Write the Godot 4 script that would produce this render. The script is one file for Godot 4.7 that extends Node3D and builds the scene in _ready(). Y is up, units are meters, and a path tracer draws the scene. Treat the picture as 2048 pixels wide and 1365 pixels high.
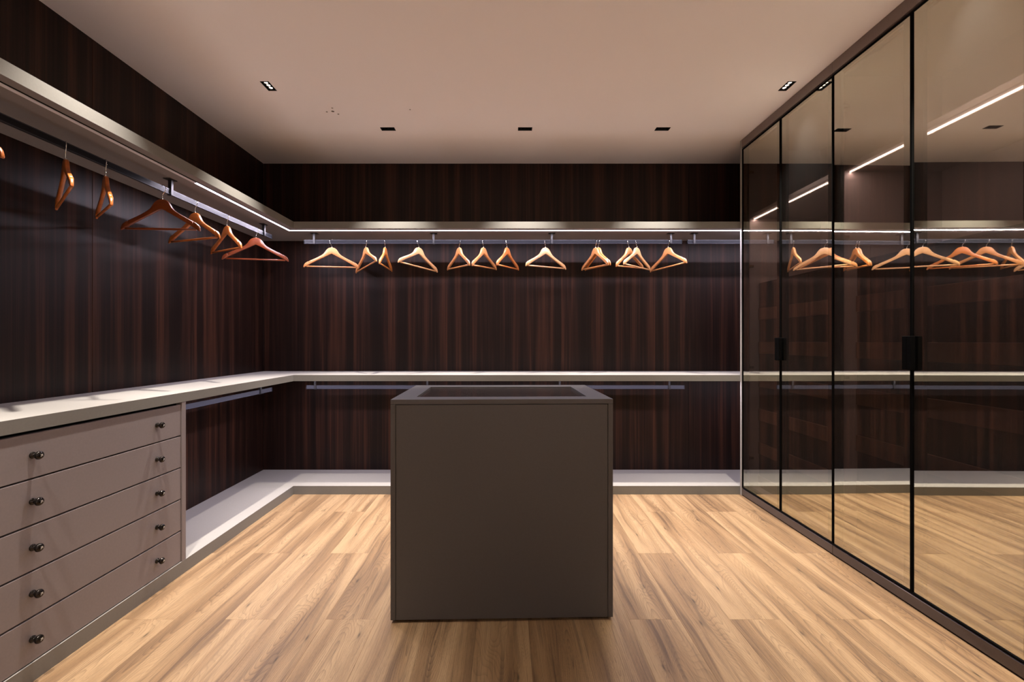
extends Node3D
# A walk-in wardrobe. All lengths in metres; Z in the helpers is the distance in front of the camera (world z = -Z).

const EYE := 1.2
const CEIL := 2.764
const LW := -2.145      # left wall
const LF := -1.669      # front of the left run
const BW := 4.052       # back wall
const BF := 3.596       # front of the back run
const RF := 1.8215      # front of the glass wardrobes
const RW := 2.44        # right wall
const NEAR := -1.3      # rear wall behind the camera
const LED_OFF := 0.06
const RAIL_OFF := 0.165

var O := Vector3.ZERO   # origin of the thing being built
var M := {}
var rng := RandomNumberGenerator.new()
var used := {}

func _ready() -> void:
	rng.seed = 11
	# --- camera, sky, exposure
	var cam := Camera3D.new()
	cam.name = "camera"
	cam.projection = Camera3D.PROJECTION_FRUSTUM
	cam.near = 0.05
	cam.far = 40.0
	cam.size = 2.0 * 0.05 * 682.5 / 920.0
	cam.frustum_offset = Vector2(0.05 * 10.0 / 920.0, 0.0)
	cam.position = Vector3(0, EYE, 0)
	add_child(cam)
	cam.current = true
	var we := WorldEnvironment.new()
	we.name = "environment"
	var env := Environment.new()
	env.background_mode = Environment.BG_COLOR
	env.background_color = Color.BLACK
	env.tonemap_mode = Environment.TONE_MAPPER_LINEAR
	env.tonemap_exposure = 1.0
	env.sdfgi_enabled = true
	env.ssao_enabled = true
	env.ssil_enabled = true
	we.environment = env
	add_child(we)
	# --- the lamps' strengths and colours
	M.spot_energy = 7.9
	M.spot_color = lin(1.0, 0.90, 0.80)
	M.spot_angle = 33.0
	M.led_energy = 68.0
	M.led_color = lin(0.92, 0.83, 1.0)
	M.inner_energy = 19.0
	M.inner_color = Color(1.0, 0.88, 0.82)
	make_materials()
	build_shell()
	build_shelves()
	build_wardrobes()
	build_island()
	build_drawers()
	build_rails()
	build_leds()
	build_downlights()
	build_hangers()

# ------------------------------------------------------------------ helpers
func V(x: float, y: float, z: float) -> Vector3:
	return Vector3(x, y, -z)

func numbered(called: String) -> String:
	var n: int = used.get(called, 0)
	used[called] = n + 1
	return called if n == 0 else "%s_%03d" % [called, n]

func thing(called: String, label: String, category: String, at: Vector3, group := "") -> Node3D:
	var o := Node3D.new()
	o.name = numbered(called)
	o.position = at
	tag(o, label, category, group)
	add_child(o)
	O = at
	return o

func tag(o: Node, label: String, category: String, group := "") -> void:
	o.set_meta("label", label)
	o.set_meta("category", category)
	if group:
		o.set_meta("group", group)

func structure(called: String) -> Node3D:
	var o := Node3D.new()
	o.name = called
	o.set_meta("kind", "structure")
	add_child(o)
	O = Vector3.ZERO
	return o

func new_st() -> SurfaceTool:
	var st := SurfaceTool.new()
	st.begin(Mesh.PRIMITIVE_TRIANGLES)
	return st

func put(called: String, mesh: Mesh, mat: Material, parent: Node, at := Vector3.ZERO) -> MeshInstance3D:
	var o := MeshInstance3D.new()
	o.name = called
	o.mesh = mesh
	if mat:
		o.material_override = mat
	o.position = at
	parent.add_child(o, true)
	return o

func obj(called: String, st: SurfaceTool, mat: Material, parent: Node) -> MeshInstance3D:
	return put(called, st.commit(), mat, parent)

func tri(st: SurfaceTool, a: Vector3, b: Vector3, c: Vector3, n: Vector3) -> void:
	var pts := [a, b, c]
	if (b - a).cross(c - a).dot(n) > 0.0:
		pts = [a, c, b]
	for p in pts:
		st.set_normal(n)
		var w: Vector3 = p + O
		if absf(n.x) > 0.7:
			st.set_uv(Vector2(w.z, -w.y))
		elif absf(n.y) > 0.7:
			st.set_uv(Vector2(w.x, w.z))
		else:
			st.set_uv(Vector2(w.x, -w.y))
		st.add_vertex(p)

func quad(st: SurfaceTool, a: Vector3, b: Vector3, c: Vector3, d: Vector3, n: Vector3) -> void:
	tri(st, a, b, c, n)
	tri(st, a, c, d, n)

# a box between two corners in the thing's own axes, its edges chamfered by e
func cube(st: SurfaceTool, lo: Vector3, hi: Vector3, e := 0.001) -> void:
	var c := (lo + hi) / 2.0
	var h := (hi - lo) / 2.0
	e = minf(e, minf(h.x, minf(h.y, h.z)) * 0.49)
	for ax in 3:
		var u := (ax + 1) % 3
		var v := (ax + 2) % 3
		for s in [-1.0, 1.0]:
			var n := Vector3.ZERO
			n[ax] = s
			var p := []
			for k in [[-1, -1], [1, -1], [1, 1], [-1, 1]]:
				var q := Vector3.ZERO
				q[ax] = s * h[ax]
				q[u] = k[0] * (h[u] - e)
				q[v] = k[1] * (h[v] - e)
				p.append(c + q)
			quad(st, p[0], p[1], p[2], p[3], n)
	if e < 1e-5:
		return
	for ax in 3:
		var u := (ax + 1) % 3
		var v := (ax + 2) % 3
		for su in [-1.0, 1.0]:
			for sv in [-1.0, 1.0]:
				var n := Vector3.ZERO
				n[u] = su
				n[v] = sv
				var p := []
				for k in [[-1, 0], [1, 0], [1, 1], [-1, 1]]:
					var q := Vector3.ZERO
					q[ax] = k[0] * (h[ax] - e)
					q[u] = su * (h[u] - e * k[1])
					q[v] = sv * (h[v] - e * (1 - k[1]))
					p.append(c + q)
				quad(st, p[0], p[1], p[2], p[3], n.normalized())
	for sx in [-1.0, 1.0]:
		for sy in [-1.0, 1.0]:
			for sz in [-1.0, 1.0]:
				var s := Vector3(sx, sy, sz)
				tri(st, c + s * (h - Vector3(0, e, e)), c + s * (h - Vector3(e, 0, e)), c + s * (h - Vector3(e, e, 0)), s.normalized())

# a box by its room coordinates (Z = distance in front of the camera), moved into the thing's axes
func bx(st: SurfaceTool, x0: float, x1: float, y0: float, y1: float, z0: float, z1: float, e := 0.001) -> void:
	cube(st, Vector3(x0, y0, -z1) - O, Vector3(x1, y1, -z0) - O, e)

func box_part(called: String, mat: Material, parent: Node, x0: float, x1: float, y0: float, y1: float, z0: float, z1: float, e := 0.001) -> MeshInstance3D:
	var st := new_st()
	bx(st, x0, x1, y0, y1, z0, z1, e)
	return obj(called, st, mat, parent)

# a vertical prism over a flat outline (points are x, Z in the room), with bevelled top and bottom edges left sharp
func prism(st: SurfaceTool, outline: Array, y0: float, y1: float) -> void:
	var pts := PackedVector2Array()
	for p in outline:
		pts.append(Vector2(p[0], -p[1]))
	var idx := Geometry2D.triangulate_polygon(pts)
	var lo := func(i): return Vector3(pts[i].x, y0, pts[i].y) - O
	var hi := func(i): return Vector3(pts[i].x, y1, pts[i].y) - O
	for k in range(0, idx.size(), 3):
		tri(st, hi.call(idx[k]), hi.call(idx[k + 1]), hi.call(idx[k + 2]), Vector3.UP)
		tri(st, lo.call(idx[k]), lo.call(idx[k + 1]), lo.call(idx[k + 2]), Vector3.DOWN)
	var cw := Geometry2D.is_polygon_clockwise(pts)
	for i in pts.size():
		var j := (i + 1) % pts.size()
		var d := pts[j] - pts[i]
		var n := Vector3(d.y, 0, -d.x).normalized()
		if cw:
			n = -n
		quad(st, lo.call(i), lo.call(j), hi.call(j), hi.call(i), -n if not outside(pts, (pts[i] + pts[j]) / 2.0 + Vector2(n.x, n.z) * 0.0005) else n)

func outside(poly: PackedVector2Array, p: Vector2) -> bool:
	return not Geometry2D.is_point_in_polygon(p, poly)

# skin between rings of points (all the same length, closed), smooth, capped at both ends
func loft(rings: Array, closed_ends := true) -> ArrayMesh:
	var t := PackedVector3Array()
	var m: int = rings[0].size()
	for i in rings.size() - 1:
		for j in m:
			var k := (j + 1) % m
			t.append_array([rings[i][j], rings[i][k], rings[i + 1][k], rings[i][j], rings[i + 1][k], rings[i + 1][j]])
	if closed_ends:
		for e in [0, rings.size() - 1]:
			var c := Vector3.ZERO
			for p in rings[e]:
				c += p
			c /= m
			for j in m:
				var k := (j + 1) % m
				if e == 0:
					t.append_array([c, rings[e][k], rings[e][j]])
				else:
					t.append_array([c, rings[e][j], rings[e][k]])
	var vol := 0.0
	for i in range(0, t.size(), 3):
		vol += t[i].dot(t[i + 1].cross(t[i + 2]))
	var st := new_st()
	st.set_smooth_group(0)
	for i in range(0, t.size(), 3):
		var order := [0, 2, 1] if vol > 0.0 else [0, 1, 2]
		for k in order:
			var p: Vector3 = t[i + k]
			st.set_uv(Vector2(p.x, -p.y))
			st.add_vertex(p)
	st.index()
	st.generate_normals()
	return st.commit()

# turned shape round the x axis; profile = [x, radius]
func lathe(profile: Array, n := 20) -> ArrayMesh:
	var rings := []
	for q in profile:
		var r := PackedVector3Array()
		for k in n:
			var a := TAU * k / n
			r.append(Vector3(q[0], q[1] * sin(a), q[1] * cos(a)))
		rings.append(r)
	return loft(rings)

func tube(path: Array, radius: float, n := 8) -> ArrayMesh:
	var rings := []
	for i in path.size():
		var d: Vector3 = (path[mini(i + 1, path.size() - 1)] - path[maxi(i - 1, 0)]).normalized()
		var side := Vector3.BACK
		var up := side.cross(d).normalized()
		var r := PackedVector3Array()
		for k in n:
			var a := TAU * k / n
			r.append(path[i] + (side * cos(a) + up * sin(a)) * radius)
		rings.append(r)
	return loft(rings)

# ------------------------------------------------------------------ materials
func lin(r: float, g: float, b: float) -> Color:
	return Color(r, g, b).linear_to_srgb()

func mat(called: String, c: Color, rough: float, metal := 0.0, spec := 0.5) -> StandardMaterial3D:
	var m := StandardMaterial3D.new()
	m.resource_name = called
	m.albedo_color = c
	m.roughness = rough
	m.metallic = metal
	m.metallic_specular = spec
	M[called] = m
	return m

func glow(called: String, c: Color, energy: float) -> void:
	var m := mat(called, Color(0.8, 0.8, 0.8), 0.5)
	m.emission_enabled = true
	m.emission = c
	m.emission_energy_multiplier = energy

func noise(kind: int, freq: float, octaves: int, sd: int) -> FastNoiseLite:
	var n := FastNoiseLite.new()
	n.noise_type = kind
	n.frequency = freq
	n.seed = sd
	n.fractal_type = FastNoiseLite.FRACTAL_FBM if octaves > 1 else FastNoiseLite.FRACTAL_NONE
	n.fractal_octaves = octaves
	return n

func make_materials() -> void:
	# taupe laminate with the faintest mottle
	var mott := NoiseTexture2D.new()
	mott.width = 256
	mott.height = 256
	mott.seamless = true
	mott.noise = noise(FastNoiseLite.TYPE_SIMPLEX_SMOOTH, 0.05, 4, 5)
	var ramp := Gradient.new()
	ramp.set_color(0, Color(0.965, 0.965, 0.965))
	ramp.set_color(1, Color(1, 1, 1))
	mott.color_ramp = ramp
	for a in [["laminate", lin(0.36, 0.345, 0.325), 0.5], ["front_laminate", lin(0.195, 0.190, 0.175), 0.42], ["shaded_laminate", lin(0.084, 0.080, 0.080), 0.5], ["drawer_laminate", lin(0.225, 0.195, 0.198), 0.5], ["bronze_trim", lin(0.20, 0.15, 0.135), 0.4], ["plinth_trim", lin(0.105, 0.082, 0.074), 0.4], ["inner_laminate", lin(0.42, 0.315, 0.295), 0.5]]:
		var m := mat(a[0], a[1], a[2])
		m.albedo_texture = mott
		m.uv1_scale = Vector3(6, 6, 6)
	mat("plaster", lin(0.93, 0.868, 0.875), 0.9, 0.0, 0.3)
	mat("plain_wall", lin(0.30, 0.25, 0.22), 0.7)
	mat("black_metal", lin(0.003, 0.003, 0.003), 0.6, 0.0, 0.12)
	mat("black_trim", lin(0.004, 0.0035, 0.0035), 0.6, 0.0, 0.2)
	mat("rail_metal", lin(0.006, 0.0065, 0.009), 0.34, 0.0, 0.27)
	mat("lightened_rail_metal", lin(0.035, 0.037, 0.048), 0.34, 0.2, 0.4)  # same rail metal, lightened to paint in the light on the low rails; also lips
	mat("rail_dark", lin(0.010, 0.010, 0.012), 0.4, 0.2)
	mat("chrome", lin(0.75, 0.75, 0.75), 0.12, 1.0)
	mat("knob_metal", lin(0.024, 0.020, 0.018), 0.16, 0.8)
	mat("letter_metal", lin(0.75, 0.72, 0.68), 0.35, 0.3)
	mat("brass", lin(0.55, 0.38, 0.18), 0.25, 1.0)
	mat("felt", lin(0.010, 0.007, 0.007), 0.9, 0.0, 0.1)
	mat("lens_off", lin(0.72, 0.68, 0.76), 0.4)
	mat("reflector", lin(0.55, 0.55, 0.55), 0.2, 1.0)
	glow("led_glow", M.led_color, 6.0)
	glow("inner_glow", M.inner_color, 8.0)
	glow("lens_glow", Color(1.0, 0.95, 0.88), 6.0)
	# clear glass
	var g := mat("clear_glass", Color(1, 1, 1, 0.04), 0.02)
	g.transparency = BaseMaterial3D.TRANSPARENCY_ALPHA
	# bronze half-mirror coating of the wardrobe doors
	var tint := Image.create(4, 4, false, Image.FORMAT_RGBA8)
	tint.fill(Color.WHITE)
	var c := mat("mirror_coating", lin(0.815, 0.79, 0.655), 0.015, 1.0)
	c.albedo_color.a = 0.72
	c.albedo_texture = ImageTexture.create_from_image(tint)
	c.transparency = BaseMaterial3D.TRANSPARENCY_ALPHA
	# dark streaked veneer
	var w := mat("dark_veneer", Color.WHITE, 0.42, 0.0, 0.32)
	w.albedo_texture = veneer_texture(1536, 384, [Color8(21, 13, 11), Color8(40, 25, 20), Color8(67, 43, 32)], 3)
	w.albedo_color = Color8(240, 228, 226)
	w.uv1_scale = Vector3(1.0 / 1.83, 1.0 / 2.764, 1)
	var br := mat("tray_wood", Color.WHITE, 0.45)
	br.albedo_texture = veneer_texture(512, 256, [Color8(96, 58, 38), Color8(112, 70, 46), Color8(128, 84, 56)], 8)
	br.uv1_scale = Vector3(1.2, 1.2, 1)
	# hanger woods
	var hw := hanger_texture()
	for a in [["beech", Color8(203, 140, 88)], ["pale_beech", Color8(214, 164, 116)], ["honey_beech", Color8(204, 128, 64)], ["orange_beech", Color8(198, 118, 60)], ["amber_beech", Color8(178, 100, 44)], ["cherry", Color8(136, 66, 36)], ["walnut", Color8(134, 66, 32)]]:
		var m := mat(a[0], a[1], 0.32, 0.0, 0.5)
		m.albedo_texture = hw
		m.uv1_scale = Vector3(3, 3, 3)
		m.clearcoat_enabled = true
		m.clearcoat = 0.3
		m.clearcoat_roughness = 0.25
	var f := mat("floor_wood", Color(0.955, 0.95, 0.945), 0.42, 0.0, 0.4)
	f.albedo_texture = floor_texture()

func veneer_texture(w: int, h: int, cols: Array, sd: int) -> ImageTexture:
	var broad := noise(FastNoiseLite.TYPE_SIMPLEX_SMOOTH, 0.010, 2, sd)
	var mid := noise(FastNoiseLite.TYPE_SIMPLEX_SMOOTH, 0.045, 2, sd + 1)
	var fine := noise(FastNoiseLite.TYPE_VALUE, 0.6, 2, sd + 2)
	var data := PackedByteArray()
	data.resize(w * h * 3)
	var at := 0
	for y in h:
		for x in w:
			# wrap left to right by blending over the last tenth
			var t := clampf((x - w * 0.9) / (w * 0.1), 0.0, 1.0)
			var v := 0.0
			for k in 2:
				var share := t if k == 1 else 1.0 - t
				if share > 0.0:
					var xx: float = x - (w if k == 1 else 0)
					v += share * (0.55 * broad.get_noise_2d(xx, y * 0.05) + 0.34 * mid.get_noise_2d(xx, y * 0.10) + 0.30 * fine.get_noise_2d(xx, y * 0.025))
			v = clampf(0.5 + v * 0.85, 0.0, 1.0)
			v = v * v * (3.0 - 2.0 * v)
			var c: Color = cols[0].lerp(cols[1], v * 1.7) if v < 0.588 else cols[1].lerp(cols[2], (v - 0.588) * 2.4)
			data[at] = int(c.r * 255.0)
			data[at + 1] = int(c.g * 255.0)
			data[at + 2] = int(c.b * 255.0)
			at += 3
	return ImageTexture.create_from_image(Image.create_from_data(w, h, false, Image.FORMAT_RGB8, data))

func hanger_texture() -> ImageTexture:
	var w := 256
	var n := noise(FastNoiseLite.TYPE_SIMPLEX_SMOOTH, 0.02, 3, 21)
	var im := Image.create(w, w, false, Image.FORMAT_RGB8)
	for y in w:
		for x in w:
			var v := 0.93 + 0.10 * n.get_noise_2d(x * 0.5, y * 4.0)
			im.set_pixel(x, y, Color(v, v * 0.985, v * 0.96))
	return ImageTexture.create_from_image(im)

const STRIPS := 8
const PLANK_L := 1.25
const PLANK_W := 0.2175
func floor_texture() -> ImageTexture:
	var sw := 176
	var h := 1408
	var w := sw * STRIPS
	var data := PackedByteArray()
	data.resize(w * h * 3)
	var wob := noise(FastNoiseLite.TYPE_SIMPLEX_SMOOTH, 1.0, 2, 41)
	var fine := noise(FastNoiseLite.TYPE_SIMPLEX_SMOOTH, 1.0, 2, 42)
	var band := noise(FastNoiseLite.TYPE_SIMPLEX_SMOOTH, 1.0, 2, 43)
	var r := RandomNumberGenerator.new()
	r.seed = 5
	var pale := Vector3(0.405, 0.275, 0.152)
	var tan_ := Vector3(0.285, 0.177, 0.090)
	var brown := Vector3(0.095, 0.056, 0.033)
	for s in STRIPS:
		var x0 := r.randf_range(0.03, 0.19)
		var y0 := r.randf_range(-0.03, 0.05)
		var slope := r.randf_range(0.03, 0.07) * (1.0 if r.randf() < 0.5 else -1.0)
		var tone := r.randf_range(-0.06, 0.06)
		var off := s * 37.0
		var knots := []
		for k in 2:
			knots.append(Vector2(r.randf_range(0.02, 0.19), r.randf_range(0.05, 1.2)))
		for y in h:
			var v := (y + 0.5) / h * PLANK_L
			for x in sw:
				var u := (x + 0.5) / sw * PLANK_W
				var bend := 0.0
				var dark := 0.0
				for k in knots:
					var dx: float = u - k.x
					var dy: float = (v - k.y) * 0.22
					var d2: float = dx * dx + dy * dy
					if d2 < 0.002:
						var e := exp(-d2 / 0.00022)
						bend += e * 0.014 * signf(dx + 0.0001)
						dark += exp(-d2 / 0.000016) * 0.85 + e * 0.22
				var wv := wob.get_noise_2d(u * 7.0 + off, v * 1.6)
				var uu := u + bend + wv * 0.012
				# broad soft light and dark bands along the board, a narrower darker set, and the year rings
				var b := band.get_noise_2d(uu * 9.0 + off, v * 0.55)
				var b2 := band.get_noise_2d(uu * 34.0 + off + 500.0, v * 0.9)
				var yy := y0 + slope * (v - 0.62) + wv * 0.012
				var rad := sqrt((uu - x0) * (uu - x0) + yy * yy * 4.0)
				var ph := rad * 170.0 + wv * 1.2
				var ring := ph - floorf(ph)
				ring = ring * ring * ring * ring
				var fg := fine.get_noise_2d(u * 420.0 + off, v * 9.0)
				var fl := fine.get_noise_2d(uu * 150.0 + off, v * 2.5)
				var pore := clampf((fine.get_noise_2d(uu * 300.0 + off, v * 3.2 + 90.0) - 0.22) * 3.0, 0.0, 1.0)
				var k := clampf(0.40 - b * 0.75 + tone + 0.14 * fl, 0.0, 1.0)
				var streak := clampf((b2 - 0.12) * 2.6, 0.0, 1.0) * clampf(0.75 - b * 1.2, 0.0, 1.0)
				var strength := clampf(0.95 - rad * 4.2, 0.10, 0.85)
				var c := pale.lerp(tan_, clampf(k * 1.5, 0.0, 1.0))
				c = c.lerp(brown, clampf((k - 0.60) * 0.9, 0.0, 0.4) + 0.52 * streak)
				c = c.lerp(brown, ring * strength * (0.5 + 0.5 * k))
				c *= (1.0 + 0.13 * fg) * (1.0 - 0.30 * pore)
				c *= 1.0 - 0.72 * minf(dark, 1.0)
				var at := (y * w + s * sw + x) * 3
				data[at] = int(pow(clampf(c.x, 0, 1), 0.4545) * 255.0)
				data[at + 1] = int(pow(clampf(c.y, 0, 1), 0.4545) * 255.0)
				data[at + 2] = int(pow(clampf(c.z, 0, 1), 0.4545) * 255.0)
	return ImageTexture.create_from_image(Image.create_from_data(w, h, false, Image.FORMAT_RGB8, data))

# ------------------------------------------------------------------ the room
# downlights: x, Z, long side along the room's depth?, seen in the photo?
const SPOTS := [
	[-1.462, 2.82, true], [1.717, 2.82, true],
	[-0.877, 3.39, false], [0.133, 3.39, false], [1.146, 3.39, false],
	[-1.462, 1.80, true], [1.717, 1.80, true],
	[-1.462, 0.80, true], [1.717, 0.80, true],
	[-1.462, -0.20, true], [1.717, -0.20, true],  # unseen pair, added behind the camera to brighten the ceiling
	[-0.877, -1.05, false], [0.133, -1.05, false], [1.146, -1.05, false],  # unseen row, added so the lit rear wall lifts the ceiling
]
# the plugged fixing holes in the ceiling: x, Z, radius
const HOLES := [[-1.186, 3.131, 0.0105], [-1.173, 3.087, 0.0065], [-1.229, 3.138, 0.0065], [-1.162, 3.169, 0.0065], [-0.655, 3.107, 0.005]]

func build_shell() -> void:
	# floor: a slab with the laminate planks laid on it
	var fl := structure("floor")
	box_part("subfloor", M.plain_wall, fl, LW - 0.1, RW + 0.1, -0.12, -0.009, NEAR - 0.1, BW + 0.1)
	var variants := []
	for s in STRIPS:
		for flip in 2:
			variants.append(plank_mesh(s, flip == 1))
	var last := -1
	for k in range(-13, 6):
		var x0 := 0.96 + PLANK_W * k
		var start := (1.982 if posmod(k, 2) == 0 else 2.60) - 4.0 * PLANK_L
		for j in 6:
			var z0 := start + j * PLANK_L
			if z0 > 4.0 or z0 < NEAR - 0.9:
				continue
			var pick := rng.randi_range(0, variants.size() - 1)
			if pick / 2 == last:
				pick = (pick + 3) % variants.size()
			last = pick / 2
			put("plank", variants[pick], M.floor_wood, fl, V(x0 + PLANK_W / 2, 0, z0 + PLANK_L / 2))
	# ceiling with the holes cut in it
	var ce := CSGCombiner3D.new()
	ce.name = "ceiling"
	ce.set_meta("kind", "structure")
	ce.use_collision = false
	var slab := CSGBox3D.new()
	slab.name = "slab"
	slab.size = Vector3(RW - LW + 0.3, 0.12, BW - NEAR + 0.3)
	slab.position = V((RW + LW) / 2, CEIL + 0.06, (BW + NEAR) / 2)
	slab.material = M.plaster
	ce.add_child(slab)
	for s in SPOTS:
		var c := CSGBox3D.new()
		c.name = "cutout"
		c.operation = CSGShape3D.OPERATION_SUBTRACTION
		c.size = Vector3(0.052, 0.12, 0.104) if s[2] else Vector3(0.104, 0.12, 0.052)
		c.position = V(s[0], CEIL, s[1])
		c.material = M.plaster
		ce.add_child(c, true)
	for q in HOLES:
		var c := CSGCylinder3D.new()
		c.name = "hole"
		c.operation = CSGShape3D.OPERATION_SUBTRACTION
		c.radius = q[2]
		c.height = 0.08
		c.sides = 20
		c.position = V(q[0], CEIL, q[1])
		c.material = M.plain_wall
		ce.add_child(c, true)
	add_child(ce)
	# walls
	var wl := structure("wall_left")
	box_part("wall_core", M.plain_wall, wl, LW - 0.12, LW - 0.018, -0.1, CEIL, NEAR, BW + 0.1)
	var seams := [NEAR, -0.06, 1.16, 2.38, BW]
	for i in seams.size() - 1:
		box_part("veneer_panel", M.dark_veneer, wl, LW - 0.018, LW, 0.0, CEIL, seams[i] + 0.0008, seams[i + 1] - (0.0008 if i < 3 else 0.0), 0.0012)
	var wb := structure("wall_back")
	box_part("wall_core", M.plain_wall, wb, LW - 0.12, RW + 0.12, -0.1, CEIL, BW + 0.018, BW + 0.12)
	var cuts := [LW, -0.84, 0.38, 1.60, RW]
	for i in cuts.size() - 1:
		box_part("veneer_panel", M.dark_veneer, wb, cuts[i] + 0.0003, cuts[i + 1] - 0.0003, 0.0, CEIL, BW, BW + 0.018, 0.0008)
	var wr := structure("wall_right")
	box_part("wall_core", M.plain_wall, wr, RW, RW + 0.12, -0.1, CEIL, NEAR, BW + 0.018)
	box_part("partition", M.plain_wall, wr, 1.84, RW, 0.0, CEIL, NEAR, 1.578)
	var wn := structure("wall_rear")
	box_part("wall_core", M.plaster, wn, LW - 0.12, RW + 0.12, -0.1, CEIL, NEAR - 0.12, NEAR)

func plank_mesh(strip: int, flip: bool) -> ArrayMesh:
	var st := new_st()
	var hw := PLANK_W / 2
	var hl := PLANK_L / 2
	var e := 0.0007
	var u0 := float(strip) / STRIPS
	var um := 1.0 / STRIPS
	var face := func(p: Vector3, n: Vector3):
		var a := clampf((p.x + hw) / PLANK_W, 0.004, 0.996)
		var b := clampf((p.z + hl) / PLANK_L, 0.001, 0.999)
		if flip:
			a = 1.0 - a
			b = 1.0 - b
		st.set_normal(n)
		st.set_uv(Vector2(u0 + a * um, b))
		st.add_vertex(p)
	var add := func(a: Vector3, b: Vector3, c: Vector3, d: Vector3, n: Vector3):
		var q := [a, b, c, a, c, d]
		if (b - a).cross(c - a).dot(n) > 0.0:
			q = [a, c, b, a, d, c]
		for p in q:
			face.call(p, n)
	var t := [Vector3(-hw + e, 0, -hl + e), Vector3(hw - e, 0, -hl + e), Vector3(hw - e, 0, hl - e), Vector3(-hw + e, 0, hl - e)]
	var m := [Vector3(-hw, -e, -hl), Vector3(hw, -e, -hl), Vector3(hw, -e, hl), Vector3(-hw, -e, hl)]
	var l := []
	for p in m:
		l.append(Vector3(p.x, -0.008, p.z))
	add.call(t[0], t[1], t[2], t[3], Vector3.UP)
	var ns := [Vector3(0, 0, -1), Vector3(1, 0, 0), Vector3(0, 0, 1), Vector3(-1, 0, 0)]
	for i in 4:
		var j := (i + 1) % 4
		add.call(t[i], t[j], m[j], m[i], (ns[i] + Vector3.UP).normalized())
		add.call(m[i], m[j], l[j], l[i], ns[i])
	add.call(l[0], l[1], l[2], l[3], Vector3.DOWN)
	return st.commit()

# ------------------------------------------------------------------ shelf boards, worktop, base
func corner_shelf(called: String, label: String, category: String, y0: float, y1: float, lz: float, mt: Material, at_y: float) -> void:
	var t := thing(called, label, category, V(LF - 0.2, at_y, BF + 0.2))
	# two boards mitred in the corner, each with a thin darker strip along its front
	var c := 0.0015
	var st := new_st()
	prism(st, [[LW + 0.001, BW - 0.001], [LF - c, BF + c], [LF - c, lz], [LW + 0.001, lz]], y0, y1)
	obj("board", st, mt, t)
	st = new_st()
	prism(st, [[LW + 0.001, BW - 0.001], [RW - 0.001, BW - 0.001], [RW - 0.001, BF + c], [LF - c, BF + c]], y0, y1)
	obj("board", st, mt, t)
	for k in 2:
		st = new_st()
		prism(st, [[LF - c, BF + c], [LF, BF], [LF, lz], [LF - c, lz]] if k == 0 else [[LF - c, BF + c], [RW - 0.001, BF + c], [RW - 0.001, BF], [LF, BF]], y0, y1)
		obj("front_strip", st, M.front_laminate, t)

func build_shelves() -> void:
	corner_shelf("upper_shelf", "thick taupe corner shelf above the hanging rails with a lit underside", "shelf", 2.081, 2.134, 0.4, M.drawer_laminate, 2.081)
	corner_shelf("worktop", "long taupe worktop running round the corner over drawers and lower rails", "worktop", 0.886, 0.934, 0.4, M.laminate, 0.886)
	corner_shelf("base_shelf", "low taupe plinth shelf along the floor below the worktop", "shelf", 0.0, 0.066, 0.4, M.laminate, 0.0)

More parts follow.
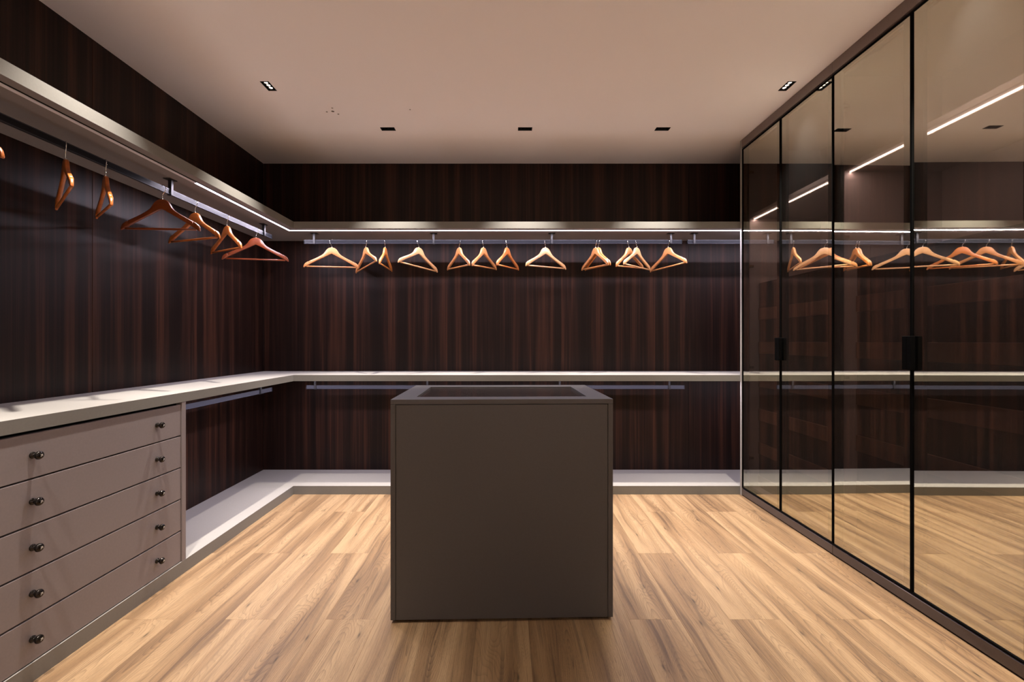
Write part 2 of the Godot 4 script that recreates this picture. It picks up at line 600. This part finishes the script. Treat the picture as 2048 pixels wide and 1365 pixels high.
# ------------------------------------------------------------------ glass wardrobes
func build_wardrobes() -> void:
	var t := thing("end_panel", "slim pale upright panel edge between back niche and glass wardrobes", "panel", V(2.13, 0, 3.583))
	box_part("panel", M.laminate, t, RF, RW, 0.0, CEIL, 3.5712, BF - 0.0005, 0.0015)
	var b := [3.570, 3.073, 2.577, 2.079, 1.582]
	var yaws := [0.0, 0.0, 0.75, -0.5]
	var labels := ["pair of bronze mirror-glass wardrobe doors next to the back wall niche", "pair of bronze mirror-glass wardrobe doors nearest the camera, whose black handles look largest"]
	for u in 2:
		var z1: float = b[u * 2]
		var z0: float = b[u * 2 + 2]
		var w := thing("glass_wardrobe", labels[u], "wardrobe", V(2.13, 0, (z0 + z1) / 2), "bronze glass wardrobes on the right")
		box_part("side_panel", M.inner_laminate, w, 1.875, 2.42, 0.06, 2.69, z1 - 0.019, z1 - 0.001)
		box_part("side_panel", M.inner_laminate, w, 1.875, 2.42, 0.06, 2.69, z0 + 0.001, z0 + 0.019)
		box_part("back_panel", M.inner_laminate, w, 2.42, 2.435, 0.06, 2.69, z0 + 0.001, z1 - 0.001)
		box_part("bottom_panel", M.inner_laminate, w, 1.875, 2.42, 0.062, 0.08, z0 + 0.0195, z1 - 0.0195)
		box_part("top_panel", M.inner_laminate, w, 1.875, 2.42, 2.672, 2.69, z0 + 0.0195, z1 - 0.0195)
		box_part("top_shelf", M.inner_laminate, w, 1.875, 2.42, 2.145, 2.172, z0 + 0.0195, z1 - 0.0195)
		box_part("header", M.bronze_trim, w, RF, 1.85, 2.699, CEIL - 0.001, z0 + 0.0005, z1 - 0.0005)
		box_part("plinth", M.plinth_trim, w, RF + 0.002, 1.85, 0.006, 0.055, z0 + 0.0005, z1 - 0.0005, 0.002)
		box_part("plinth_foot", M.black_trim, w, RF + 0.008, 1.85, 0.0, 0.006, z0 + 0.001, z1 - 0.001, 0.0)
		box_part("chest_top", M.dark_veneer, w, 1.945, 2.419, 1.632, 1.646, z0 + 0.0195, z1 - 0.0195)
		for k in 6:
			var y := 1.4505 - 0.2575 * k
			var above: float = 1.6315 if k == 0 else y + 0.2575 - 0.0885
			box_part("drawer_front", M.dark_veneer, w, 1.946, 1.962, y + 0.0005, above, z0 + 0.0205, z1 - 0.0205)
			box_part("pull_out_tray", M.tray_wood, w, 1.938, 1.962, y - 0.088, y, z0 + 0.0205, z1 - 0.0205)
		box_part("strip_light", M.inner_glow, w, 1.905, 1.915, 2.139, 2.145, z0 + 0.02, z1 - 0.02, 0.0)
		area_light("strip_lamp", w, V(1.910, 2.1385, (z0 + z1) / 2), Vector2(0.01, z1 - z0 - 0.04), M.inner_color, M.inner_energy)
		for d in 2:
			door(w, b[u * 2 + d + 1], b[u * 2 + d], yaws[u * 2 + d], d == 0)

# one door; hinge_far: hung on its far edge, so that the handle sits on its near edge
func door(w: Node3D, z0: float, z1: float, yaw: float, hinge_far: bool) -> void:
	var y0 := 0.0625
	var y1 := 2.688
	var hw := (z1 - z0) / 2 - 0.001
	var keep := O
	var d := Node3D.new()
	d.name = "door"
	w.add_child(d, true)
	d.position = V(1.83, 0, (z0 + z1) / 2) - O
	d.rotation.y = deg_to_rad(yaw)
	O = Vector3.ZERO
	# glass: its front face carries the coating
	var coat := new_st()
	var gx := -0.002
	var e := 0.0055
	quad(coat, Vector3(gx, y0 + e, -hw + e), Vector3(gx, y1 - e, -hw + e), Vector3(gx, y1 - e, hw - e), Vector3(gx, y0 + e, hw - e), Vector3.LEFT)
	coat.set_material(M.mirror_coating)
	var pane: ArrayMesh = coat.commit()
	var rest := new_st()
	quad(rest, Vector3(gx + 0.004, y0 + e, -hw + e), Vector3(gx + 0.004, y1 - e, -hw + e), Vector3(gx + 0.004, y1 - e, hw - e), Vector3(gx + 0.004, y0 + e, hw - e), Vector3.RIGHT)
	for s in [-1.0, 1.0]:
		quad(rest, Vector3(gx, y0 + e, s * (hw - e)), Vector3(gx + 0.004, y0 + e, s * (hw - e)), Vector3(gx + 0.004, y1 - e, s * (hw - e)), Vector3(gx, y1 - e, s * (hw - e)), Vector3(0, 0, s))
	rest.set_material(M.clear_glass)
	rest.commit(pane)
	var pn := put("glass_pane", pane, null, d)
	pn.set_meta("label", "bronze tinted mirror glass")
	var fr := new_st()
	var x0 := -0.0075
	var x1 := 0.022
	cube(fr, Vector3(x0, y0, -hw), Vector3(x1, y1, -hw + e))
	cube(fr, Vector3(x0, y0, hw - e), Vector3(x1, y1, hw))
	cube(fr, Vector3(x0, y0, -hw + e), Vector3(x1, y0 + e, hw - e))
	cube(fr, Vector3(x0, y1 - e, -hw + e), Vector3(x1, y1, hw - e))
	obj("edge_frame", fr, M.black_metal, d)
	var s2 := new_st()
	var wd := 0.05
	var xa := 0.0035
	cube(s2, Vector3(xa, y0 + e, -hw + e), Vector3(x1, y1 - e, -hw + wd))
	cube(s2, Vector3(xa, y0 + e, hw - wd), Vector3(x1, y1 - e, hw - e))
	obj("stile", s2, M.black_trim, d)
	var hs := 1.0 if hinge_far else -1.0
	var h := new_st()
	cube(h, Vector3(x0 - 0.021, 1.07, hs * hw - 0.0235 * (1.0 if hs > 0 else 0.0) - 0.001 * (1.0 if hs < 0 else 0.0)), Vector3(x0, 1.222, hs * hw + 0.0235 * (1.0 if hs < 0 else 0.0) + 0.001 * (1.0 if hs > 0 else 0.0)), 0.0015)
	obj("handle", h, M.black_metal, d)
	for y in [0.30, 0.997, 1.775, 2.50]:
		var hg := new_st()
		cube(hg, Vector3(x1, y - 0.02, -hs * (hw - 0.03) - 0.012), Vector3(x1 + 0.012, y + 0.02, -hs * (hw - 0.03) + 0.012), 0.003)
		cube(hg, Vector3(x1 + 0.012, y - 0.009, -hs * (hw - 0.03) - 0.006), Vector3(x1 + 0.045, y + 0.009, -hs * (hw - 0.03) + 0.006), 0.002)
		obj("hinge", hg, M.brass, d)
	O = keep

# ------------------------------------------------------------------ island
func build_island() -> void:
	var t := thing("display_island", "freestanding taupe display island with a dark glass top in mid-floor", "display cabinet", V(-0.0275, 0, 2.281))
	t.rotation.y = deg_to_rad(1.45)
	O = Vector3.ZERO
	var hw := 0.4755
	var hd := 0.315
	var top := 0.9505
	var im: Material = M.shaded_laminate  # the same taupe laminate, darkened to paint in the shade on the island
	var st := new_st()
	for s in [-1.0, 1.0]:
		st = new_st()
		cube(st, Vector3(s * hw if s < 0 else hw - 0.021, 0.012, -hd), Vector3(-hw + 0.021 if s < 0 else hw, top - 0.0205, hd))
		obj("side_panel", st, im, t)
	for s in [-1.0, 1.0]:
		st = new_st()
		cube(st, Vector3(-hw + 0.0222, 0.012, hd - 0.0195 if s > 0 else -hd + 0.0012), Vector3(hw - 0.0222, top - 0.0225, hd - 0.0012 if s > 0 else -hd + 0.0195))
		obj("front_panel" if s > 0 else "back_panel", st, im, t)
	st = new_st()
	cube(st, Vector3(-hw + 0.03, 0.0, -hd + 0.03), Vector3(hw - 0.03, 0.012, hd - 0.025), 0.0)
	obj("plinth", st, M.black_trim, t)
	# the four mitred rails of the top
	var r := 0.095
	var a := [Vector3(-hw, 0, -hd), Vector3(hw, 0, -hd), Vector3(hw, 0, hd), Vector3(-hw, 0, hd)]
	var b := [Vector3(-hw + r, 0, -hd + r), Vector3(hw - r, 0, -hd + r), Vector3(hw - r, 0, hd - r), Vector3(-hw + r, 0, hd - r)]
	for i in 4:
		var j := (i + 1) % 4
		st = new_st()
		var y1 := Vector3(0, top, 0)
		var y0 := Vector3(0, top - 0.020, 0)
		var n: Vector3 = (a[i] + a[j]).normalized()
		quad(st, a[i] + y1, a[j] + y1, b[j] + y1, b[i] + y1, Vector3.UP)
		quad(st, a[i] + y0, a[j] + y0, b[j] + y0, b[i] + y0, Vector3.DOWN)
		quad(st, a[i] + y0, a[j] + y0, a[j] + y1, a[i] + y1, n)
		quad(st, b[i] + y0, b[j] + y0, b[j] + y1, b[i] + y1, -n)
		obj("top_rail", st, im, t)
	st = new_st()
	cube(st, Vector3(-hw + r + 0.001, top - 0.011, -hd + r + 0.001), Vector3(hw - r - 0.001, top - 0.005, hd - r - 0.001), 0.0008)
	obj("glass_top", st, M.clear_glass, t)
	st = new_st()
	cube(st, Vector3(-hw + 0.022, top - 0.12, -hd + 0.021), Vector3(hw - 0.022, top - 0.11, hd - 0.021), 0.0)
	for k in 5:
		var x := -0.33 + 0.165 * k
		cube(st, Vector3(x - 0.004, top - 0.11, -hd + 0.021), Vector3(x + 0.004, top - 0.06, hd - 0.021), 0.001)
	obj("display_tray", st, M.felt, t)

# ------------------------------------------------------------------ drawers
func knob_mesh() -> ArrayMesh:
	var m := lathe([[0.0, 0.0116], [0.0025, 0.0122], [0.0050, 0.0112], [0.0075, 0.0070], [0.0105, 0.0055], [0.0145, 0.0062], [0.0162, 0.0096], [0.0190, 0.0130], [0.0230, 0.0150], [0.0272, 0.0145], [0.0305, 0.0124], [0.0325, 0.0096], [0.0336, 0.0066], [0.0340, 0.0033], [0.0341, 0.0006]], 24)
	m.surface_set_material(0, M.knob_metal)
	var tm := TextMesh.new()
	tm.text = "JS"
	var font := SystemFont.new()
	font.font_names = PackedStringArray(["Droid Serif"])
	font.font_weight = 700
	tm.font = font
	tm.font_size = 32
	tm.pixel_size = 0.00027
	tm.depth = 0.0012
	var arrays := tm.surface_get_arrays(0)
	var vs: PackedVector3Array = arrays[Mesh.ARRAY_VERTEX]
	var ns: PackedVector3Array = arrays[Mesh.ARRAY_NORMAL]
	var box := AABB(vs[0], Vector3.ZERO)
	for p in vs:
		box = box.expand(p)
	var c := box.get_center()
	for i in vs.size():
		var p := vs[i] - c
		# text faces +z: turn it to face +x, and let it follow the round front
		var rr := sqrt(p.x * p.x + p.y * p.y)
		vs[i] = Vector3(0.0342 - rr * rr * 17.0 + p.z, p.y, -p.x)
		ns[i] = Vector3(ns[i].z, ns[i].y, -ns[i].x)
	arrays[Mesh.ARRAY_VERTEX] = vs
	arrays[Mesh.ARRAY_NORMAL] = ns
	for k in [Mesh.ARRAY_TANGENT, Mesh.ARRAY_COLOR, Mesh.ARRAY_TEX_UV2]:
		arrays[k] = null
	m.add_surface_from_arrays(Mesh.PRIMITIVE_TRIANGLES, arrays)
	m.surface_set_material(1, M.letter_metal)
	return m

func build_drawers() -> void:
	var z0 := 1.43
	var z1 := 2.392
	var t := thing("drawer_cabinet", "taupe chest of five wide drawers under the worktop at the left", "drawer cabinet", V(-1.9, 0.066, (z0 + z1) / 2))
	box_part("side_panel", M.drawer_laminate, t, LW + 0.001, LF - 0.0005, 0.0665, 0.8855, z1 - 0.029, z1, 0.0008)
	box_part("side_panel", M.drawer_laminate, t, LW + 0.001, LF - 0.0005, 0.0665, 0.8855, z0, z0 + 0.029, 0.0008)
	box_part("carcass", M.black_trim, t, LW + 0.001, LF - 0.030, 0.0665, 0.8855, z0 + 0.0295, z1 - 0.0295, 0.0)
	var knob := knob_mesh()
	var ys := [0.876, 0.7137, 0.550, 0.388, 0.2258, 0.0665]
	for i in 5:
		var keep := O
		var d := Node3D.new()
		d.name = "drawer"
		t.add_child(d, true)
		box_part("drawer_front", M.drawer_laminate, d, LF - 0.0245, LF - 0.005, ys[i + 1] + 0.003, ys[i] - 0.003, z0 + 0.031, z1 - 0.031, 0.0012)
		for z in [1.622, 2.200]:
			put("knob", knob, null, d, V(LF - 0.005, (ys[i] + ys[i + 1]) / 2 + 0.002, z) - O)
		O = keep

# ------------------------------------------------------------------ hanging rails
# along_x: runs along the back wall from p to q (x), else along the left wall (Z); at: its other coordinate
func rail(label: String, along_x: bool, p: float, q: float, at: float, y0: float, under: float, brackets: Array, metal: Material) -> void:
	var mid := (p + q) / 2
	var t := thing("hanging_rail", label, "hanging rail", V(mid, y0, at) if along_x else V(at, y0, mid), "dark metal hanging rails")
	var put_box := func(st: SurfaceTool, a: float, b: float, c0: float, c1: float, ya: float, yb: float, e: float):
		if along_x:
			bx(st, a, b, ya, yb, at + c0, at + c1, e)
		else:
			bx(st, at - c1, at - c0, ya, yb, a, b, e)
	var st := new_st()
	put_box.call(st, p, q, -0.0045, 0.0045, y0, y0 + 0.030, 0.001)
	obj("bar", st, metal, t)
	st = new_st()
	for s in [-1.0, 1.0]:
		for yy in [y0, y0 + 0.0265]:
			put_box.call(st, p, q, minf(s * 0.0045, s * 0.0055), maxf(s * 0.0045, s * 0.0055), yy, yy + 0.0035, 0.0004)
	obj("edge_lip", st, M.lightened_rail_metal, t)
	for e in [[p - 0.003, p], [q, q + 0.003]]:
		st = new_st()
		put_box.call(st, e[0], e[1], -0.0085, 0.0085, y0 - 0.001, y0 + 0.031, 0.0008)
		obj("end_cap", st, metal, t)
	for c in brackets:
		st = new_st()
		put_box.call(st, c - 0.027, c + 0.027, -0.02, 0.02, under - 0.004, under, 0.001)
		put_box.call(st, c - 0.008, c + 0.008, -0.012, -0.0085, y0 - 0.004, under - 0.004, 0.0006)
		put_box.call(st, c - 0.003, c + 0.003, -0.0085, 0.010, y0 + 0.031, under - 0.004, 0.0006)
		put_box.call(st, c - 0.008, c + 0.008, -0.012, 0.012, y0 - 0.004, y0 - 0.0012, 0.0006)
		obj("bracket", st, M.rail_dark, t)

func build_rails() -> void:
	var zr := BF + RAIL_OFF
	var xr := LF - RAIL_OFF
	rail("long dark hanging rail under the upper shelf on the back wall", true, -1.655, 1.4265, zr, 1.996, 2.081, [-1.574, -0.599, 0.366, 1.338], M.rail_metal)
	rail("short dark hanging rail ending behind the pale upright panel", true, 1.477, 2.40, zr, 1.996, 2.081, [1.529, 2.3], M.rail_metal)
	rail("dark hanging rail under the upper shelf on the left wall", false, 0.45, 3.575, xr, 1.996, 2.081, [0.7, 2.505, 3.464], M.rail_metal)
	rail("low hanging rail under the worktop on the back wall", true, -1.635, 1.447, zr, 0.808, 0.886, [-1.566, -0.65, 0.43, 1.325], M.lightened_rail_metal)
	rail("short low hanging rail beside the drawer chest", false, 2.396, 3.575, xr, 0.808, 0.886, [3.41], M.lightened_rail_metal)

# ------------------------------------------------------------------ lamps
func area_light(called: String, parent: Node, at: Vector3, size: Vector2, c: Color, energy: float) -> void:
	var l := AreaLight3D.new()
	l.name = called
	l.area_size = size
	l.area_normalize_energy = false
	l.light_color = c
	l.light_energy = energy
	l.shadow_enabled = true
	l.set("area_range", 8.0)
	l.set("area_attenuation", 2.0)
	parent.add_child(l, true)
	l.position = at - O
	l.rotation.x = -PI / 2      # shines down; the area's x stays x, its y lies along the room's depth

func build_leds() -> void:
	var zl := BF + LED_OFF
	var xl := LF - LED_OFF
	var lit := 2.55
	for a in [["led_strip", 2.081, "white light strip let into the underside of the upper corner shelf", 1.0, 0.4], ["led_strip", 0.886, "white light strip hidden under the worktop over the lower rails", 0.43, 2.4]]:
		var y: float = a[1]
		var t := thing(a[0], a[2], "light strip", V(xl, y, zl))
		box_part("lit_diffuser", M.led_glow, t, xl + 0.0085, RW - 0.01, y - 0.004, y - 0.0003, zl - 0.008, zl + 0.008, 0.0)
		area_light("lamp", t, V((xl + RW) / 2, y - 0.0045, zl), Vector2(RW - xl - 0.02, 0.012), M.led_color, M.led_energy * a[3])
		var z0: float = lit if y > 1.0 else 2.4
		var zc: float = 0.42 if y > 1.0 else 2.4
		for side in [-1.0, 1.0]:
			var ch := new_st()
			bx(ch, xl + 0.0145, RW - 0.01, y - 0.0022, y - 0.0003, zl + side * 0.0085 - (0.006 if side < 0 else 0.0), zl + side * 0.0085 + (0.006 if side > 0 else 0.0), 0.0)
			bx(ch, xl + side * 0.0085 - (0.006 if side < 0 else 0.0), xl + side * 0.0085 + (0.006 if side > 0 else 0.0), y - 0.0022, y - 0.0003, zc, zl + 0.0145, 0.0)
			obj("channel_edge", ch, M.black_trim, t)
		box_part("lit_diffuser", M.led_glow, t, xl - 0.008, xl + 0.008, y - 0.004, y - 0.0003, z0, zl + 0.008, 0.0)
		area_light("lamp", t, V(xl, y - 0.0045, (z0 + zl) / 2), Vector2(0.012, zl - z0), M.led_color, M.led_energy * a[3])
		if y > 1.0:
			var off := box_part("unlit_diffuser", M.lens_off, t, xl - 0.008, xl + 0.008, y - 0.006, y - 0.0003, 0.42, z0 - 0.001, 0.0008)
			off.set_meta("label", "grey unlit length of the strip")

func build_downlights() -> void:
	var labels := [
		"black recessed downlight with three bright lamps nearest the left wall",
		"black recessed downlight with three bright lamps beside the glass wardrobes",
		"black recessed downlight at the left end of the row by the back wall",
		"black recessed downlight in the middle of the row by the back wall",
		"black recessed downlight at the right end of the row by the back wall",
		"black recessed downlight over the drawer chest, above the top of the picture",
		"black recessed downlight over the nearer wardrobe pair, above the top of the picture",
		"black recessed downlight beside the camera on the drawer side, outside the picture",
		"black recessed downlight beside the camera on the wardrobe side, outside the picture",
		"added unseen downlight behind the camera on the drawer side, outside the picture",
		"added unseen downlight behind the camera on the wardrobe side, outside the picture",
		"added unseen downlight washing the rear wall on the drawer side, behind the camera",
		"added unseen downlight washing the middle of the rear wall, behind the camera",
		"added unseen downlight washing the rear wall on the wardrobe side, behind the camera",
	]
	for i in SPOTS.size():
		var s: Array = SPOTS[i]
		var label: String = labels[i]
		var t := thing("recessed_downlight", label, "downlight", V(s[0], CEIL, s[1]), "recessed ceiling downlights")
		O = Vector3.ZERO
		if s[2]:
			t.rotation.y = PI / 2
		# local: the long side lies along x
		var st := new_st()
		var L := 0.0518
		var W := 0.0258
		var f := 0.0065
		cube(st, Vector3(-L, -0.002, -W), Vector3(L, 0.05, -W + f), 0.0004)
		cube(st, Vector3(-L, -0.002, W - f), Vector3(L, 0.05, W), 0.0004)
		cube(st, Vector3(-L, -0.002, -W + f), Vector3(-L + f, 0.05, W - f), 0.0004)
		cube(st, Vector3(L - f, -0.002, -W + f), Vector3(L, 0.05, W - f), 0.0004)
		cube(st, Vector3(-L + f, 0.046, -W + f), Vector3(L - f, 0.05, W - f), 0.0)
		obj("housing", st, M.black_trim, t)
		var up := -0.0090 if s[2] else 0.0
		for k in 3:
			var x := (k - 1) * 0.028
			var rings := []
			for q in [[0.0115, 0.0134], [0.0170, 0.0118], [0.0205, 0.0092], [0.026, 0.0070], [0.026, 0.0085], [0.0205, 0.0105], [0.0115, 0.0139]]:
				var r := PackedVector3Array()
				for j in 16:
					r.append(Vector3(x + q[1] * cos(TAU * j / 16), q[0] + up, q[1] * sin(TAU * j / 16)))
				rings.append(r)
			put("reflector", loft(rings, false), M.reflector, t)
			var disc := CylinderMesh.new()
			disc.top_radius = 0.0090
			disc.bottom_radius = 0.0090
			disc.height = 0.003
			disc.radial_segments = 16
			disc.rings = 0
			put("lamp_lens", disc, M.lens_glow, t, Vector3(x, 0.0072 if s[2] else 0.0212, 0))
		var l := SpotLight3D.new()
		l.name = "spot"
		l.light_color = M.spot_color
		l.light_energy = M.spot_energy
		l.spot_angle = M.spot_angle
		l.spot_angle_attenuation = 1.0
		l.spot_range = 8.0
		l.spot_attenuation = 2.0
		l.light_size = 0.018
		l.shadow_enabled = true
		t.add_child(l)
		l.position = Vector3(0, -0.003, 0)
		l.rotation.x = -PI / 2

# ------------------------------------------------------------------ hangers
# outline, measured from the top of the neck: x, top edge, bottom edge
const OUTLINE := [[0.0, 0.0, -0.050], [0.012, -0.001, -0.056], [0.025, -0.005, -0.062], [0.036, -0.013, -0.068], [0.046, -0.026, -0.073], [0.056, -0.042, -0.078], [0.068, -0.055, -0.085], [0.085, -0.067, -0.093], [0.110, -0.081, -0.106], [0.140, -0.096, -0.122], [0.165, -0.108, -0.136], [0.1795, -0.1150, -0.1445], [0.1805, -0.1215, -0.145], [0.1845, -0.1235, -0.148], [0.1855, -0.1180, -0.1485], [0.195, -0.1225, -0.1545], [0.207, -0.130, -0.161], [0.216, -0.140, -0.166], [0.2205, -0.150, -0.168], [0.2225, -0.159, -0.1665]]

func hanger_body() -> ArrayMesh:
	var stations := []
	for i in range(OUTLINE.size() - 1, 0, -1):
		stations.append([-OUTLINE[i][0], OUTLINE[i][1], OUTLINE[i][2]])
	for q in OUTLINE:
		stations.append(q)
	var rings := []
	for q in stations:
		var x: float = q[0]
		var a: float = absf(x)
		var bow := 0.006 * pow(a / 0.22, 1.6)
		var t := 0.0072 if a < 0.2 else lerpf(0.0072, 0.0045, (a - 0.2) / 0.0225)
		var e := minf(0.0035, (q[1] - q[2]) * 0.3)
		var y1: float = q[1]
		var y0: float = q[2]
		var r := PackedVector3Array()
		for k in [[t - e, y1], [t - e * 0.3, y1 - e * 0.3], [t, y1 - e], [t, y0 + e], [t - e * 0.3, y0 + e * 0.3], [t - e, y0]]:
			r.append(Vector3(x, k[1], bow + k[0]))
		for k in [[t - e, y0], [t - e * 0.3, y0 + e * 0.3], [t, y0 + e], [t, y1 - e], [t - e * 0.3, y1 - e * 0.3], [t - e, y1]]:
			r.append(Vector3(x, k[1], bow - k[0]))
		rings.append(r)
	return loft(rings)

func hook_mesh() -> ArrayMesh:
	# starts at the neck and goes round a circle of 20 mm whose top is 66 mm above
	var p := [Vector3(0, -0.014, 0), Vector3(0, 0.006, 0), Vector3(0.0008, 0.013, 0), Vector3(0.004, 0.020, 0), Vector3(0.010, 0.027, 0), Vector3(0.0155, 0.0335, 0), Vector3(0.0188, 0.0395, 0)]
	for k in range(0, 17):
		var a := PI * k / 14.0
		p.append(Vector3(0.020 * cos(a), 0.0465 + 0.020 * sin(a), 0))
	return tube(p, 0.0017, 8)

func build_hangers() -> void:
	var body := hanger_body()
	var hook := hook_mesh()
	var bar := tube([Vector3(-0.199, -0.1585, 0.005), Vector3(-0.1, -0.1585, 0.005), Vector3(0.1, -0.1585, 0.005), Vector3(0.199, -0.1585, 0.005)], 0.0058, 10)
	var collar := lathe([[0.0, 0.0042], [0.0045, 0.0042], [0.006, 0.003], [0.007, 0.0016]], 12)
	var zr := BF + RAIL_OFF
	var xr := LF - RAIL_OFF
	var neck := 2.0303 - 0.0665
	# x, Z, turn, tilt, hook turn, wood, label
	var list := [
		[-1.432, zr, 2, -1, 48, "beech", "pale wooden hanger facing forward, leftmost on the back rail"],
		[-1.154, zr, -52, 5, 0, "beech", "pale wooden hanger whose shoulder overlaps the leftmost hanger on the back rail"],
		[-0.996, zr, 92, 1, 0, "honey_beech", "orange wooden hanger turned side-on, third from the left on the back rail"],
		[-0.720, zr, 56, -3, 0, "pale_beech", "pale wooden hanger just left of the second bracket on the back rail"],
		[-0.391, zr, -60, -3, 0, "beech", "wooden hanger turned right, first of three just left of the rail's centre"],
		[-0.192, zr, 66, 4, 0, "beech", "wooden hanger turned left, middle of three just left of the rail's centre"],
		[0.0, zr, 66, 3, 0, "orange_beech", "deep orange wooden hanger, last of three just left of the rail's centre"],
		[0.315, zr, 38, 2, 25, "pale_beech", "pale wooden hanger nearly facing forward beside a rail bracket right of centre"],
		[0.724, zr, -72, -3, 0, "beech", "wooden hanger in front of its touching pair right of the rail's centre"],
		[0.746, zr, -74, -3, 0, "honey_beech", "orange wooden hanger behind its touching pair right of the rail's centre"],
		[0.996, zr, 46, 4, 0, "beech", "wooden hanger partly hidden behind the hanger crossing it near the rail's right end"],
		[1.061, zr, 46, 0, 0, "pale_beech", "pale wooden hanger crossing in front of another near the rail's right end"],
		[1.316, zr, -70, 1, 0, "beech", "wooden hanger under the last bracket, rightmost on the long back rail"],
		[xr, 1.52, -10, 0, 0, "amber_beech", "wooden hanger at the picture's left edge, only one shoulder tip showing"],
		[xr, 1.911, -40, 1, 0, "amber_beech", "amber wooden hanger seen edge-on, nearest whole one on the left rail"],
		[xr, 2.102, -42, -3, 0, "amber_beech", "amber wooden hanger seen edge-on just right of the wall panel seam"],
		[xr, 2.448, -4, -2, 0, "walnut", "dark brown wooden hanger beside the bracket on the left rail"],
		[xr, 2.704, -22, -1, 0, "amber_beech", "brown wooden hanger tucked behind the dark brown one on the left rail"],
		[xr, 3.013, -36, -2, 0, "amber_beech", "narrow-looking brown wooden hanger second from the corner on the left rail"],
		[xr, 3.360, 12, 0, 0, "cherry", "reddish wooden hanger facing forward by the room corner on the left rail"],
	]
	var first: Node3D = null
	for a in list:
		var group := "wooden hangers on the back rail" if a[1] == zr else "wooden hangers on the left rail"
		var t: Node3D
		if first == null:
			t = thing("clothes_hanger", a[6], "hanger", V(a[0], neck, a[1]), group)
			O = Vector3.ZERO
			put("shoulder", body, null, t)
			put("trouser_bar", bar, null, t)
			put("hook", hook, M.chrome, t)
			var c := put("collar", collar, M.chrome, t)
			c.rotation.z = PI / 2
			first = t
		else:
			t = first.duplicate()
			t.name = numbered("clothes_hanger")
			add_child(t)
			tag(t, a[6], "hanger", group)
			t.position = V(a[0], neck, a[1])
		# the hook stays upright on the rail while the wooden part tilts
		var tilt := deg_to_rad(a[3])
		t.rotation = Vector3(0, deg_to_rad(a[2]), 0)
		for n in ["shoulder", "trouser_bar"]:
			var o: MeshInstance3D = t.get_node(n)
			o.rotation.z = tilt
			o.position.y = 0.0 if a[1] == zr else -0.010
			o.material_override = M[a[5]]
		t.get_node("collar").position.y = 0.0 if a[1] == zr else -0.010
		t.get_node("hook").rotation.y = deg_to_rad(a[4] + (180.0 if a[1] == zr and a[2] + a[4] > 0 else 0.0))
